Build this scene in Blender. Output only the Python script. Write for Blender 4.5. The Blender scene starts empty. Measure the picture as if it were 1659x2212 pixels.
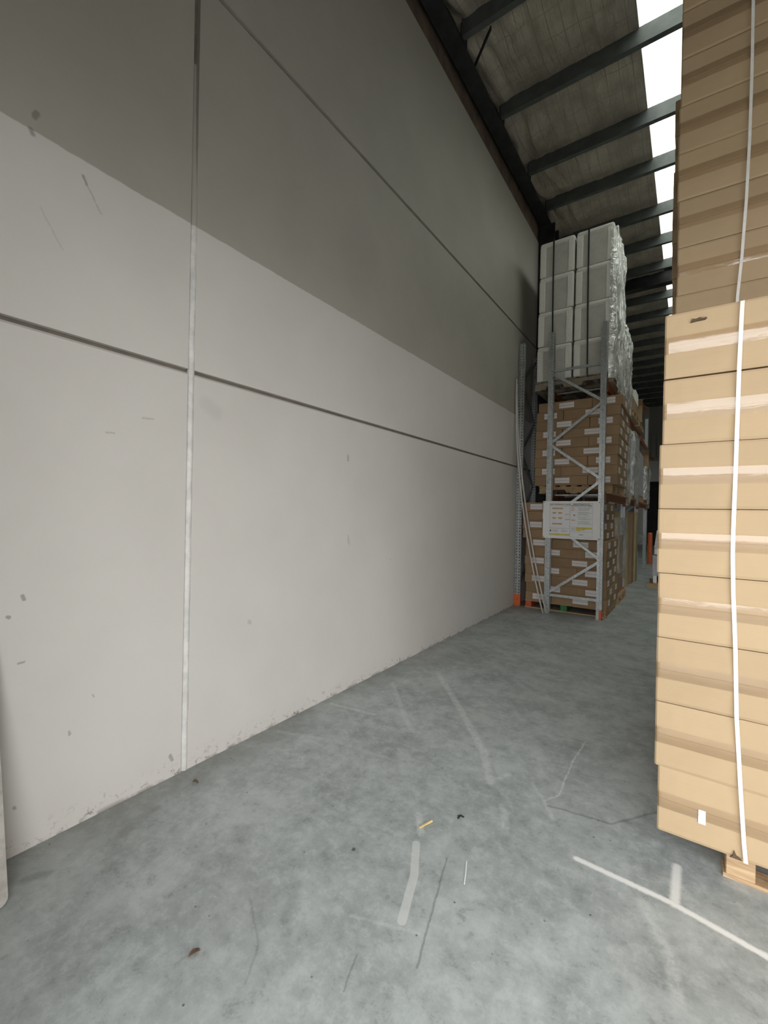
import bpy, bmesh, math, random
from mathutils import Vector, Matrix, noise as mnoise
random.seed(11)
PI = math.pi
SC = bpy.context.scene
C = SC.collection
ORD = ['bottom', 'second', 'third', 'fourth', 'fifth', 'sixth', 'seventh', 'eighth', 'ninth', 'tenth', 'eleventh']

# ------------------------------------------------------------------ helpers
def link(o, parent=None):
    C.objects.link(o)
    if parent is not None: o.parent = parent
    return o
def obj(name, bm, m, parent=None, smooth=False, loc=None, rotz=None):
    me = bpy.data.meshes.new(name); bm.to_mesh(me); bm.free()
    for mm in (m if isinstance(m, (list, tuple)) else [m]): me.materials.append(mm)
    if smooth:
        for p in me.polygons: p.use_smooth = True
    o = bpy.data.objects.new(name, me)
    if loc: o.location = loc
    if rotz: o.rotation_euler = (0, 0, rotz)
    return link(o, parent)
def tag(o, label, cat, group=None, kind=None):
    o['label'] = label; o['category'] = cat
    if group: o['group'] = group
    if kind: o['kind'] = kind
    return o
def thing(name, label, cat, loc=(0, 0, 0), rotz=0.0, group=None):
    o = bpy.data.objects.new(name, None); o.location = loc; o.rotation_euler = (0, 0, rotz)
    o.empty_display_size = 0.1
    link(o); return tag(o, label, cat, group)
def struct(name, bm, m, label=None, cat=None, parent=None, smooth=False, group=None):
    o = obj(name, bm, m, parent, smooth)
    if parent is None:
        o['kind'] = 'structure'
        if label: o['label'] = label; o['category'] = cat
        if group: o['group'] = group
    return o
def copy_tree(o, parent=None):
    c = o.copy(); C.objects.link(c)
    if parent is not None: c.parent = parent
    for ch in list(o.children): copy_tree(ch, c)
    return c
def BM(): return bmesh.new()
def box(bm, x0, x1, y0, y1, z0, z1, bev=0.0, seg=1, mi=0):
    r = bmesh.ops.create_cube(bm, size=1.0)
    vs = r['verts']
    for v in vs:
        v.co = Vector(((x0+x1)/2 + v.co.x*(x1-x0), (y0+y1)/2 + v.co.y*(y1-y0), (z0+z1)/2 + v.co.z*(z1-z0)))
    fs = {f for v in vs for f in v.link_faces}
    for f in fs: f.material_index = mi
    if bev > 0:
        es = list({e for v in vs for e in v.link_edges})
        bmesh.ops.bevel(bm, geom=es, offset=bev, segments=seg, affect='EDGES', profile=0.5, clamp_overlap=True)
    return bm
def frame_of(d):
    d = d.normalized()
    up = Vector((0, 0, 1)) if abs(d.z) < 0.9 else Vector((1, 0, 0))
    a = d.cross(up).normalized(); b = a.cross(d).normalized()
    return a, b
def tube(bm, pts, r, n=8, caps=True):
    pts = [Vector(p) for p in pts]; rings = []
    for i, p in enumerate(pts):
        d = (pts[min(i+1, len(pts)-1)] - pts[max(i-1, 0)])
        a, b = frame_of(d)
        rr = r[i] if isinstance(r, (list, tuple)) else r
        rings.append([bm.verts.new(p + a*math.cos(2*PI*k/n)*rr + b*math.sin(2*PI*k/n)*rr) for k in range(n)])
    for i in range(len(rings)-1):
        for k in range(n):
            bm.faces.new((rings[i][k], rings[i][(k+1) % n], rings[i+1][(k+1) % n], rings[i+1][k]))
    if caps:
        bm.faces.new(list(reversed(rings[0]))); bm.faces.new(rings[-1])
    return bm
def ribbon(bm, pts, wdir, w, t, ndirs):
    """flat band: pts path, wdir width direction, thickness along ndirs[i]"""
    pts = [Vector(p) for p in pts]; wd = Vector(wdir).normalized(); rings = []
    for p, nd in zip(pts, ndirs):
        nd = Vector(nd).normalized()
        rings.append([bm.verts.new(p + wd*sx*w/2 + nd*sn*t) for sx, sn in ((-1, 0), (1, 0), (1, 1), (-1, 1))])
    for i in range(len(rings)-1):
        for k in range(4):
            bm.faces.new((rings[i][k], rings[i][(k+1) % 4], rings[i+1][(k+1) % 4], rings[i+1][k]))
    bm.faces.new(list(reversed(rings[0]))); bm.faces.new(rings[-1])
    return bm
def bar(bm, a, b, w, h, up=(0, 0, 1)):
    """rectangular bar from a to b, w along side, h along up-ish"""
    a = Vector(a); b = Vector(b); d = (b-a).normalized(); u = Vector(up)
    s = d.cross(u).normalized(); u = s.cross(d).normalized()
    vs = []
    for p in (a, b):
        vs.append([bm.verts.new(p + s*i*w/2 + u*j*h/2) for i, j in ((-1, -1), (1, -1), (1, 1), (-1, 1))])
    for k in range(4): bm.faces.new((vs[0][k], vs[0][(k+1) % 4], vs[1][(k+1) % 4], vs[1][k]))
    bm.faces.new(list(reversed(vs[0]))); bm.faces.new(vs[1])
    return bm
def prism(bm, poly, axis, a0, a1):
    """poly of 2-D points extruded along axis ('x': (y,z), 'y': (x,z), 'z': (x,y))"""
    def mk(p, a):
        return {'x': (a, p[0], p[1]), 'y': (p[0], a, p[1]), 'z': (p[0], p[1], a)}[axis]
    A = [bm.verts.new(mk(p, a0)) for p in poly]; B = [bm.verts.new(mk(p, a1)) for p in poly]
    n = len(poly)
    for k in range(n): bm.faces.new((A[k], A[(k+1) % n], B[(k+1) % n], B[k]))
    bm.faces.new(list(reversed(A))); bm.faces.new(B)
    bmesh.ops.recalc_face_normals(bm, faces=bm.faces)
    return bm

# ------------------------------------------------------------------ materials
class NT:
    def __init__(s, name):
        s.m = bpy.data.materials.new(name); s.m.use_nodes = True
        s.t = s.m.node_tree; s.t.nodes.clear()
        s.out = s.t.nodes.new('ShaderNodeOutputMaterial')
    def n(s, typ, **kw):
        nd = s.t.nodes.new('ShaderNode' + typ)
        for k, v in kw.items(): setattr(nd, k, v)
        return nd
    def l(s, a, b): s.t.links.new(a, b)
    def set(s, sock, v):
        if isinstance(v, bpy.types.NodeSocket): s.l(v, sock)
        else: sock.default_value = v
    def math(s, op, a, b=None, c=None, clamp=False):
        nd = s.n('Math', operation=op, use_clamp=clamp)
        s.set(nd.inputs[0], a)
        if b is not None: s.set(nd.inputs[1], b)
        if c is not None: s.set(nd.inputs[2], c)
        return nd.outputs[0]
    def vmath(s, op, a, b=None, scale=None):
        nd = s.n('VectorMath', operation=op)
        s.set(nd.inputs[0], a)
        if b is not None: s.set(nd.inputs[1], b)
        if scale is not None: s.set(nd.inputs['Scale'], scale)
        return nd.outputs['Value'] if op in ('DOT_PRODUCT', 'LENGTH', 'DISTANCE') else nd.outputs['Vector']
    def ramp(s, v, a, b, lo=0.0, hi=1.0, smooth=True):
        nd = s.n('MapRange', interpolation_type='SMOOTHSTEP' if smooth else 'LINEAR')
        s.set(nd.inputs['Value'], v)
        nd.inputs['From Min'].default_value = a; nd.inputs['From Max'].default_value = b
        nd.inputs['To Min'].default_value = lo; nd.inputs['To Max'].default_value = hi
        return nd.outputs['Result']
    def noise(s, vec, scale, detail=4, rough=0.6, dist=0.0):
        nd = s.n('TexNoise'); s.set(nd.inputs['Vector'], vec)
        nd.inputs['Scale'].default_value = scale; nd.inputs['Detail'].default_value = detail
        nd.inputs['Roughness'].default_value = rough; nd.inputs['Distortion'].default_value = dist
        return nd
    def mix(s, f, a, b, mode='MIX'):
        nd = s.n('Mix', data_type='RGBA', blend_type=mode)
        s.set(nd.inputs[0], f); s.set(nd.inputs[6], a); s.set(nd.inputs[7], b)
        return nd.outputs[2]
    def bump(s, h, strength=0.3, dist=0.01):
        nd = s.n('Bump'); nd.inputs['Strength'].default_value = strength; nd.inputs['Distance'].default_value = dist
        s.l(h, nd.inputs['Height']); return nd.outputs[0]
    def bsdf(s, color, rough=0.5, metal=0.0, normal=None, spec=None, coat=0.0, alpha=None, trans=None):
        b = s.n('BsdfPrincipled')
        s.set(b.inputs['Base Color'], color if isinstance(color, bpy.types.NodeSocket) else (*color[:3], 1))
        s.set(b.inputs['Roughness'], rough); s.set(b.inputs['Metallic'], metal)
        if normal is not None: s.l(normal, b.inputs['Normal'])
        if spec is not None: s.set(b.inputs['Specular IOR Level'], spec)
        if coat: b.inputs['Coat Weight'].default_value = coat; b.inputs['Coat Roughness'].default_value = 0.12
        if alpha is not None: s.set(b.inputs['Alpha'], alpha)
        if trans is not None: s.set(b.inputs['Transmission Weight'], trans)
        s.l(b.outputs[0], s.out.inputs[0]); s.b = b
        return s.m
    def pos(s): return s.n('NewGeometry').outputs['Position']
    def ob(s): return s.n('TexCoord').outputs['Object']
    def seg(s, P, a, b, r, soft):
        """soft mask of a stroke from a to b (3-D points)"""
        a = Vector(a); b = Vector(b); ba = b-a; L2 = max(ba.dot(ba), 1e-9)
        pa = s.vmath('SUBTRACT', P, tuple(a))
        h = s.math('MULTIPLY', s.vmath('DOT_PRODUCT', pa, tuple(ba)), 1.0/L2, clamp=True)
        q = s.n('VectorMath', operation='SCALE'); q.inputs[0].default_value = tuple(ba); s.l(h, q.inputs['Scale'])
        d = s.vmath('DISTANCE', pa, q.outputs['Vector'])
        return s.ramp(d, r, r+soft, 1.0, 0.0)

def plain(name, col, rough=0.6, metal=0.0, var=0.12, scale=12.0, bump=0.0, spec=None, coat=0.0):
    t = NT(name); P = t.ob()
    nz = t.noise(P, scale, 4, 0.6).outputs[0]
    a = tuple(c*(1-var) for c in col); b = tuple(min(1, c*(1+var)) for c in col)
    col_s = t.mix(t.ramp(nz, 0.3, 0.7), (*a, 1), (*b, 1))
    nrm = t.bump(t.noise(P, scale*6, 3).outputs[0], bump, 0.004) if bump else None
    return t.bsdf(col_s, rough, metal, nrm, spec, coat)

def mat_wall():
    t = NT('painted_precast_concrete'); P = t.pos()
    sx = t.n('SeparateXYZ'); t.l(P, sx.inputs[0])
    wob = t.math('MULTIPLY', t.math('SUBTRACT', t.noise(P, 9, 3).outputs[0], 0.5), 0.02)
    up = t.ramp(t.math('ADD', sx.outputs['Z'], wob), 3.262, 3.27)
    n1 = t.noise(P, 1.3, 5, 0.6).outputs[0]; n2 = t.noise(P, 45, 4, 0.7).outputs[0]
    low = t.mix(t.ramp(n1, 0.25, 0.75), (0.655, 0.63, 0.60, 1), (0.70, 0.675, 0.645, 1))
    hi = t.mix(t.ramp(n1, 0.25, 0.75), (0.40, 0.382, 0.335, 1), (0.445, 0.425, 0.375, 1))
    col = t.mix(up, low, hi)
    col = t.mix(t.ramp(n2, 0.62, 0.85, 0, 0.10), col, (0.3, 0.28, 0.25, 1))
    # dirt splashes low on the wall with ragged shapes
    dn = t.noise(P, 26, 5, 0.75, 0.6).outputs[0]
    dirt = t.math('MULTIPLY', t.ramp(sx.outputs['Z'], 0.0, 0.13, 1, 0), t.ramp(dn, 0.56, 0.66))
    col = t.mix(t.math('MULTIPLY', dirt, 0.75), col, (0.14, 0.11, 0.08, 1))
    ln = t.math('MULTIPLY', t.ramp(sx.outputs['Z'], 0.0, 0.03, 1, 0), t.ramp(t.noise(P, 7, 3).outputs[0], 0.45, 0.6))
    col = t.mix(t.math('MULTIPLY', ln, 0.6), col, (0.16, 0.13, 0.10, 1))
    # separate scuffs and knocks
    Pj = t.vmath('ADD', P, t.vmath('SCALE', t.vmath('SUBTRACT', t.noise(P, 30, 2).outputs['Color'], (0.5, 0.5, 0.5)), scale=0.014))
    X = -2.45
    marks = [((.682, 3.355), (.675, 3.330), .006, .010, .8), ((.660, 3.268), (.668, 3.25), .005, .010, .75), ((.868, 3.19), (.885, 3.16), .003, .008, .8),
             ((.885, 3.16), (.95, 3.05), .001, .005, .45), ((.70, 2.94), (.79, 2.79), .001, .006, .25),
             ((2.914, 2.055), (2.918, 2.02), .008, .012, .5), ((2.936, 1.36), (2.942, 1.29), .003, .007, .55), ((2.96, 1.33), (2.965, 1.27), .001, .006, .35),
             ((.662, 1.166), (.667, 1.150), .004, .007, .8), ((.61, 1.08), (.616, 1.076), .004, .006, .8), ((.65, .862), (.672, .866), .002, .005, .7),
             ((.99, 1.955), (1.03, 1.957), .002, .006, .45), ((1.17, 2.063), (1.23, 2.068), .002, .006, .4), ((1.55, 2.22), (1.62, 2.18), .02, .05, .14),
             ((1.9, .805), (1.91, .795), .008, .012, .35), ((.852, .475), (.854, .462), .003, .006, .6), ((.645, .222), (.65, .213), .003, .006, .7),
             ((.95, .62), (.955, .61), .002, .005, .5), ((3.6, 1.1), (3.61, 1.09), .002, .006, .4), ((1.36, .13), (1.375, .10), .005, .008, .7)]
    m = None
    for a, b, r, s_, k in marks:
        q = t.math('MULTIPLY', t.seg(Pj, (X, *a), (X, *b), r, s_), k)
        m = q if m is None else t.math('MAXIMUM', m, q)
    col = t.mix(t.math('MULTIPLY', m, 0.7), col, (0.16, 0.14, 0.115, 1))
    nb = t.bump(t.math('ADD', t.noise(P, 90, 4, 0.7).outputs[0], t.math('MULTIPLY', n1, 3.0)), 0.12, 0.004)
    return t.bsdf(col, 0.62, 0, nb, 0.35)

def mat_floor():
    t = NT('sealed_concrete_floor'); P = t.pos()
    n0 = t.noise(P, 0.8, 5, 0.6, 0.4).outputs[0]
    n1 = t.noise(P, 2.3, 8, 0.72, 0.15).outputs[0]
    n2 = t.noise(P, 11.0, 8, 0.78, 0.1).outputs[0]
    n3 = t.noise(P, 60, 5, 0.75).outputs[0]
    col = t.mix(t.ramp(n1, 0.3, 0.7), (0.285, 0.312, 0.315, 1), (0.46, 0.497, 0.497, 1))
    col = t.mix(t.ramp(n2, 0.46, 0.64, 0, 0.5), col, (0.55, 0.59, 0.59, 1))
    col = t.mix(t.ramp(n2, 0.46, 0.34, 0, 0.55), col, (0.20, 0.215, 0.215, 1))
    col = t.mix(t.ramp(n0, 0.5, 0.72, 0, 0.40), col, (0.25, 0.25, 0.235, 1))
    col = t.mix(t.ramp(n3, 0.62, 0.8, 0, 0.25), col, (0.12, 0.125, 0.12, 1))
    spk = t.noise(P, 70, 2, 0.5).outputs[0]
    spa = t.math('MULTIPLY', t.ramp(spk, 0.72, 0.76), t.ramp(t.noise(P, 1.7, 2).outputs[0], 0.52, 0.62))
    col = t.mix(t.math('MULTIPLY', spa, 0.7), col, (0.75, 0.76, 0.74, 1))
    sx = t.n('SeparateXYZ'); t.l(P, sx.inputs[0])
    # grime trodden in along the foot of the left wall
    g = t.math('MULTIPLY', t.ramp(t.math('ADD', sx.outputs['X'], t.math('MULTIPLY', n1, 0.35)), -2.28, -1.95, 1, 0), t.ramp(n2, 0.35, 0.6))
    col = t.mix(t.math('MULTIPLY', g, 0.55), col, (0.16, 0.145, 0.115, 1))
    Pj = t.vmath('ADD', P, t.vmath('SCALE', t.vmath('SUBTRACT', t.noise(P, 14, 3).outputs['Color'], (0.5, 0.5, 0.5)), scale=0.02))
    brk = t.ramp(t.noise(P, 35, 4, 0.7).outputs[0], 0.34, 0.62, 0.25, 1.0)
    def strokes(lst, P_):
        m = None
        for pts, r, s_, k in lst:
            for a, b in zip(pts[:-1], pts[1:]):
                q = t.math('MULTIPLY', t.seg(P_, (*a, 0), (*b, 0), r, s_), k)
                m = q if m is None else t.math('MAXIMUM', m, q)
        return m
    pale = [([(-2.005, 3.82), (-1.46, 3.195), (-1.08, 2.735), (-.926, 2.456)], .010, .03, .55),
            ([(-1.1, 2.76), (-.93, 2.46), (-.868, 2.594)], .006, .02, .5), ([(-.80, 2.30), (-.76, 2.23), (-.73, 2.15)], .008, .02, .4),
            ([(-2.2, 3.315), (-1.81, 2.88), (-1.6, 2.68)], .006, .025, .4), ([(-2.364, 2.657), (-1.983, 2.716)], .008, .02, .5),
            ([(-.563, 3.296), (-.581, 3.014), (-.578, 2.717), (-.571, 2.577)], .002, .007, .75), ([(-.571, 2.577), (-.627, 2.476)], .003, .007, .6),
            ([(-.728, 2.604), (-.63, 2.48), (-.55, 2.356)], .004, .016, .4), ([(-1.125, 1.968), (-1.05, 1.86)], .012, .012, .55),
            ([(-2.36, 2.10), (-1.97, 2.243), (-1.5, 2.3)], .004, .02, .22), ([(-.125, 2.074), (-.03, 1.87), (0.0, 1.73)], .008, .025, .45),
            ([(-.43, 1.60), (-.40, 1.30)], .04, .06, .22), ([(-1.05, 1.32), (-.80, 1.42)], .003, .008, .3), ([(-.16, 2.9), (-.08, 2.75)], .003, .01, .4)]
    mk = strokes(pale, Pj)
    col = t.mix(t.math('MULTIPLY', mk, brk), col, (0.66, 0.69, 0.68, 1))
    tape = strokes([([(-1.036, 1.79), (-.951, 1.632), (-.879, 1.421)], .016, .004, .62)], P)
    col = t.mix(tape, col, (0.66, 0.68, 0.67, 1))
    Ps = t.vmath('ADD', P, t.vmath('SCALE', t.vmath('SUBTRACT', t.noise(P, 60, 3).outputs['Color'], (0.5, 0.5, 0.5)), scale=0.012))
    spray = strokes([([(-.395, 2.153), (-.033, 2.143), (.26, 2.088), (.9, 1.98)], .006, .016, 1.0), ([(-.018, 2.378), (-.021, 2.14)], .007, .02, .85)], Ps)
    col = t.mix(spray, col, (0.86, 0.87, 0.86, 1))
    dark = strokes([([(-1.43, 1.14), (-1.25, 1.04), (-1.18, .93)], .0015, .006, .22), ([(-.88, 1.8), (-.745, 1.308)], .001, .006, .45),
                    ([(-1.32, 1.30), (-1.25, 1.16)], .004, .03, .22), ([(-.94, 1.22), (-.90, 1.10)], .001, .005, .4),
                    ([(-2.26, 1.17), (-2.2, 1.0)], .004, .05, .3), ([(-2.26, .64), (-2.22, .70)], .006, .03, .35), ([(-1.256, 1.588), (-1.255, 1.583)], .005, .008, .9),
                    ([(-.60, 2.45), (-.30, 2.50), (0.0, 2.9)], .002, .01, .4)], Pj)
    col = t.mix(dark, col, (0.09, 0.085, 0.075, 1))
    # black crumbs
    vor = t.n('TexVoronoi', feature='F1', voronoi_dimensions='2D'); t.l(P, vor.inputs['Vector']); vor.inputs['Scale'].default_value = 3.3
    crumb = t.ramp(vor.outputs['Distance'], 0.010, 0.017, 1, 0)
    col = t.mix(t.math('MULTIPLY', t.math('MULTIPLY', crumb, t.ramp(t.noise(P, 2.1, 2).outputs[0], .45, .55)), 0.8), col, (0.07, 0.055, 0.04, 1))
    rough = t.ramp(n1, 0.3, 0.7, 0.50, 0.36)
    nb = t.bump(t.math('ADD', n2, t.math('MULTIPLY', n3, 0.4)), 0.10, 0.004)
    return t.bsdf(col, rough, 0, nb, 0.45)

def mat_card(name, col, dark=0.85):
    t = NT(name); P = t.ob()
    oi = t.n('ObjectInfo')
    st = t.vmath('MULTIPLY', P, (2.0, 2.0, 160.0))
    n1 = t.noise(st, 1.5, 3, 0.6).outputs[0]; n2 = t.noise(P, 3.5, 4, 0.6).outputs[0]
    a = tuple(c*dark for c in col)
    c1 = t.mix(t.ramp(n2, 0.3, 0.7), (*a, 1), (*col, 1))
    c1 = t.mix(t.ramp(n1, 0.45, 0.75, 0, 0.18), c1, (*[c*0.8 for c in col], 1))
    hv = t.n('HueSaturation'); t.l(c1, hv.inputs['Color'])
    t.l(t.ramp(oi.outputs['Random'], 0, 1, 0.92, 1.06, False), hv.inputs['Value'])
    nb = t.bump(n1, 0.05, 0.002)
    return t.bsdf(hv.outputs[0], 0.72, 0, nb, 0.25)

def mat_print():
    t = NT('printed_paper_label'); P = t.ob()
    sx = t.n('SeparateXYZ'); t.l(P, sx.inputs[0])
    st = t.vmath('MULTIPLY', P, (70.0, 70.0, 260.0))
    n = t.noise(st, 1.0, 2, 0.5).outputs[0]
    band = t.math('MULTIPLY', t.ramp(sx.outputs['Z'], -0.016, -0.010), t.ramp(sx.outputs['Z'], 0.008, 0.014, 1, 0))
    ink = t.math('MULTIPLY', t.math('MULTIPLY', band, t.ramp(n, 0.42, 0.58)), 0.42)
    return t.bsdf(t.mix(ink, (0.82, 0.785, 0.78, 1), (0.18, 0.17, 0.17, 1)), 0.55)

def mat_galv(name, base=(0.42, 0.45, 0.46)):
    t = NT(name); P = t.ob()
    v = t.n('TexVoronoi'); t.l(P, v.inputs['Vector']); v.inputs['Scale'].default_value = 60
    sp = t.n('SeparateXYZ'); t.l(v.outputs['Color'], sp.inputs[0])
    c = t.mix(sp.outputs[0], (*[k*0.82 for k in base], 1), (*[min(1, k*1.18) for k in base], 1))
    c = t.mix(t.ramp(t.noise(P, 4, 5, .7).outputs[0], .5, .75, 0, .45), c, (0.16, 0.165, 0.16, 1))
    r = t.ramp(sp.outputs[1], 0, 1, 0.32, 0.5, False)
    return t.bsdf(c, r, 0.75)

def mat_wood(name, a=(0.56, 0.40, 0.24), b=(0.36, 0.235, 0.13)):
    t = NT(name); P = t.ob()
    st = t.vmath('MULTIPLY', P, (3.0, 30.0, 30.0))
    n = t.noise(st, 1.4, 5, 0.65, 1.2).outputs[0]
    c = t.mix(t.ramp(n, 0.3, 0.72), (*b, 1), (*a, 1))
    c = t.mix(t.ramp(t.noise(P, 7, 4, .7).outputs[0], .56, .75, 0, .6), c, (0.14, 0.10, 0.065, 1))
    return t.bsdf(c, 0.75, 0, t.bump(n, 0.15, 0.003))

def mat_foil():
    t = NT('foil_faced_insulation'); P = t.pos()
    sx = t.n('SeparateXYZ'); t.l(P, sx.inputs[0])
    n = t.noise(P, 3.0, 4, 0.6).outputs[0]
    st = t.vmath('MULTIPLY', P, (14.0, 2.2, 14.0))
    n2 = t.noise(st, 1.0, 5, 0.65, 0.8).outputs[0]
    c = t.mix(t.ramp(n, .3, .7), (0.38, 0.345, 0.28, 1), (0.56, 0.515, 0.425, 1))
    # wires of the safety mesh seen through / against the foil
    def line(s, per, w):
        f = t.math('ABSOLUTE', t.math('SUBTRACT', t.math('FRACT', t.math('MULTIPLY', s, 1.0/per)), 0.5))
        return t.ramp(f, w/per, w/per*2.2, 1, 0)
    g = t.math('MAXIMUM', line(sx.outputs['X'], 0.15, 0.003), line(sx.outputs['Y'], 0.30, 0.003))
    c = t.mix(t.math('MULTIPLY', g, t.ramp(n, .35, .65, .15, .5)), c, (0.12, 0.11, 0.09, 1))
    return t.bsdf(c, 0.40, 0.2, t.bump(n2, 0.8, 0.05), 0.5)

def mat_skylight():
    t = NT('translucent_fibreglass_sheet'); P = t.pos()
    sx = t.n('SeparateXYZ'); t.l(P, sx.inputs[0])
    def line(s, per, w):
        f = t.math('ABSOLUTE', t.math('SUBTRACT', t.math('FRACT', t.math('MULTIPLY', s, 1.0/per)), 0.5))
        return t.ramp(f, w/per, w/per*2.0, 1, 0)
    g = t.math('MAXIMUM', line(sx.outputs['X'], 0.15, 0.003), line(sx.outputs['Y'], 0.30, 0.003))
    n = t.noise(t.vmath('MULTIPLY', P, (6.0, .5, 1.0)), 1.6, 3).outputs[0]
    c = t.mix(t.ramp(n, .3, .7), (0.54, 0.58, 0.52, 1), (0.80, 0.83, 0.77, 1))
    c = t.mix(t.math('MULTIPLY', g, 0.45), c, (0.16, 0.17, 0.15, 1))
    tr = t.n('BsdfTranslucent'); t.l(c, tr.inputs[0])
    df = t.n('BsdfDiffuse'); df.inputs[0].default_value = (0.4, 0.42, 0.38, 1)
    mx = t.n('MixShader'); mx.inputs[0].default_value = 0.15
    t.l(tr.outputs[0], mx.inputs[1]); t.l(df.outputs[0], mx.inputs[2]); t.l(mx.outputs[0], t.out.inputs[0])
    return t.m

def mat_film(name, density=0.35, streak=(2.0, 9.0, 3.0), rough=0.09):
    t = NT(name); P = t.ob()
    n = t.noise(t.vmath('MULTIPLY', P, streak), 1.1, 2, 0.5, 1.2).outputs[0]
    n5 = t.noise(t.vmath('MULTIPLY', P, (streak[0]*2, streak[1]*1.6, streak[2]*2.5)), 2.2, 3, 0.6, 2.0).outputs[0]
    nb = t.bump(t.math('ADD', n, t.math('MULTIPLY', n5, 0.35)), 1.0, 0.09)
    gl = t.n('BsdfGlossy'); gl.inputs['Roughness'].default_value = rough; gl.inputs[0].default_value = (0.95, 0.95, 0.93, 1); t.l(nb, gl.inputs['Normal'])
    df = t.n('BsdfDiffuse'); df.inputs[0].default_value = (0.80, 0.80, 0.76, 1)
    tp = t.n('BsdfTransparent')
    m1 = t.n('MixShader'); m1.inputs[0].default_value = 0.62; t.l(df.outputs[0], m1.inputs[1]); t.l(gl.outputs[0], m1.inputs[2])
    m2 = t.n('MixShader'); t.l(t.ramp(n, 0.35, 0.7, density*0.6, min(1, density*1.6)), m2.inputs[0])
    t.l(tp.outputs[0], m2.inputs[1]); t.l(m1.outputs[0], m2.inputs[2]); t.l(m2.outputs[0], t.out.inputs[0])
    return t.m

def mat_tape():
    t = NT('clear_packing_tape'); P = t.ob()
    st = t.vmath('MULTIPLY', P, (5.0, 5.0, 16.0))
    n = t.noise(st, 1.5, 3, 0.5, 1.2).outputs[0]
    nb = t.bump(n, 0.12, 0.008)
    gl = t.n('BsdfGlossy'); gl.inputs['Roughness'].default_value = 0.13; gl.inputs[0].default_value = (1, 1, 1, 1); t.l(nb, gl.inputs['Normal'])
    tp = t.n('BsdfTransparent'); tp.inputs[0].default_value = (0.975, 0.955, 0.93, 1)
    fr = t.n('Fresnel'); fr.inputs[0].default_value = 1.6; t.l(nb, fr.inputs['Normal'])
    mx = t.n('MixShader'); t.l(t.math('MULTIPLY_ADD', fr.outputs[0], 0.7, 0.03, clamp=True), mx.inputs[0])
    t.l(tp.outputs[0], mx.inputs[1]); t.l(gl.outputs[0], mx.inputs[2]); t.l(mx.outputs[0], t.out.inputs[0])
    return t.m

M = dict(
    wall=mat_wall(), floor=mat_floor(), foil=mat_foil(), skylight=mat_skylight(),
    plainwall=plain('rendered_wall', (0.40, 0.385, 0.355), 0.8, var=.06, scale=2),
    seal=plain('joint_sealant', (0.69, 0.675, 0.65), 0.5, var=.12, scale=14, bump=.1),
    backing=plain('joint_backing', (0.20, 0.175, 0.145), 0.9),
    brown=plain('brown_wall_strip', (0.15, 0.108, 0.08), 0.9, var=.25, scale=4),
    darksteel=plain('dark_painted_steel', (0.028, 0.030, 0.031), 0.55, 0.2, var=.3, scale=5),
    purlin=plain('galvanised_purlin', (0.105, 0.115, 0.112), 0.5, 0.35, var=.15, scale=6),
    bigcard=mat_card('tan_corrugated_board', (0.475, 0.350, 0.215), 0.94),
    card=mat_card('brown_corrugated_board', (0.38, 0.255, 0.150)),
    paper=mat_print(), tape=mat_tape(),
    whitestrap=plain('white_polyester_strap', (0.86, 0.84, 0.80), 0.4, var=.05, scale=30, coat=.2),
    greenstrap=plain('dark_green_strap', (0.03, 0.04, 0.028), 0.5),
    galv=mat_galv('galvanised_steel', (0.52, 0.55, 0.56)), galvdark=mat_galv('weathered_galvanised_steel', (0.33, 0.36, 0.37)),
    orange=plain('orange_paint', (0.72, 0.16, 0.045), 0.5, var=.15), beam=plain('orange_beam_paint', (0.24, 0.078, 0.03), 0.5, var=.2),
    green=plain('green_paint', (0.05, 0.20, 0.075), 0.6, var=.25), redorange=plain('red_orange_paint', (0.62, 0.11, 0.05), 0.6, var=.2),
    wood=mat_wood('pine_timber'), greywood=mat_wood('weathered_timber', (0.42, 0.36, 0.28), (0.25, 0.21, 0.155)),
    foam=plain('white_polystyrene', (0.80, 0.785, 0.74), 0.75, var=.05, scale=30, bump=.15),
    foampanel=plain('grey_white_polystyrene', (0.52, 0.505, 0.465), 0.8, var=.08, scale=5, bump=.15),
    film=mat_film('stretch_film', 0.75), filmthin=mat_film('loose_clear_film', 0.28, (4.0, 4.0, 2.0)),
    pvc=plain('white_pvc', (0.62, 0.60, 0.56), 0.4, var=.05), board=plain('white_sign_board', (0.88, 0.88, 0.885), 0.35, var=.02),
    inkblack=plain('black_ink', (0.09, 0.09, 0.09), 0.6), inkgrey=plain('grey_ink', (0.42, 0.42, 0.43), 0.6), inkline=plain('pale_grey_ink', (0.5, 0.5, 0.51), 0.6),
    inkorange=plain('orange_ink', (0.66, 0.36, 0.14), 0.6), inkyellow=plain('yellow_ink', (0.70, 0.58, 0.14), 0.6), poster=plain('poster_paper', (0.82, 0.83, 0.855), 0.4, var=.02),
    tear=plain('torn_board_shadow', (0.10, 0.065, 0.04), 0.9), white=plain('white_paper', (0.85, 0.86, 0.88), 0.5, var=.02),
    straw=plain('yellow_splinter', (0.72, 0.55, 0.25), 0.7), leaf=plain('dry_leaf', (0.17, 0.10, 0.065), 0.8, var=.4, scale=60), debris=plain('black_scrap', (0.03, 0.028, 0.025), 0.7),
    batten=plain('cream_painted_board', (0.44, 0.415, 0.38), 0.75, var=.18, scale=18, bump=.2), dark=plain('dark_interior_slats', (0.02, 0.02, 0.021), 0.7),
    ground=plain('outdoor_concrete', (0.34, 0.34, 0.33), 0.85, var=.1, scale=1.5), palepack=plain('pale_wrapped_pack', (0.48, 0.46, 0.49), 0.6, var=.1),
    palebrd=plain('pale_yellow_board', (0.44, 0.36, 0.20), 0.7, var=.12, scale=3), steelpipe=plain('grey_conduit', (0.30, 0.30, 0.29), 0.5),
)

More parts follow.
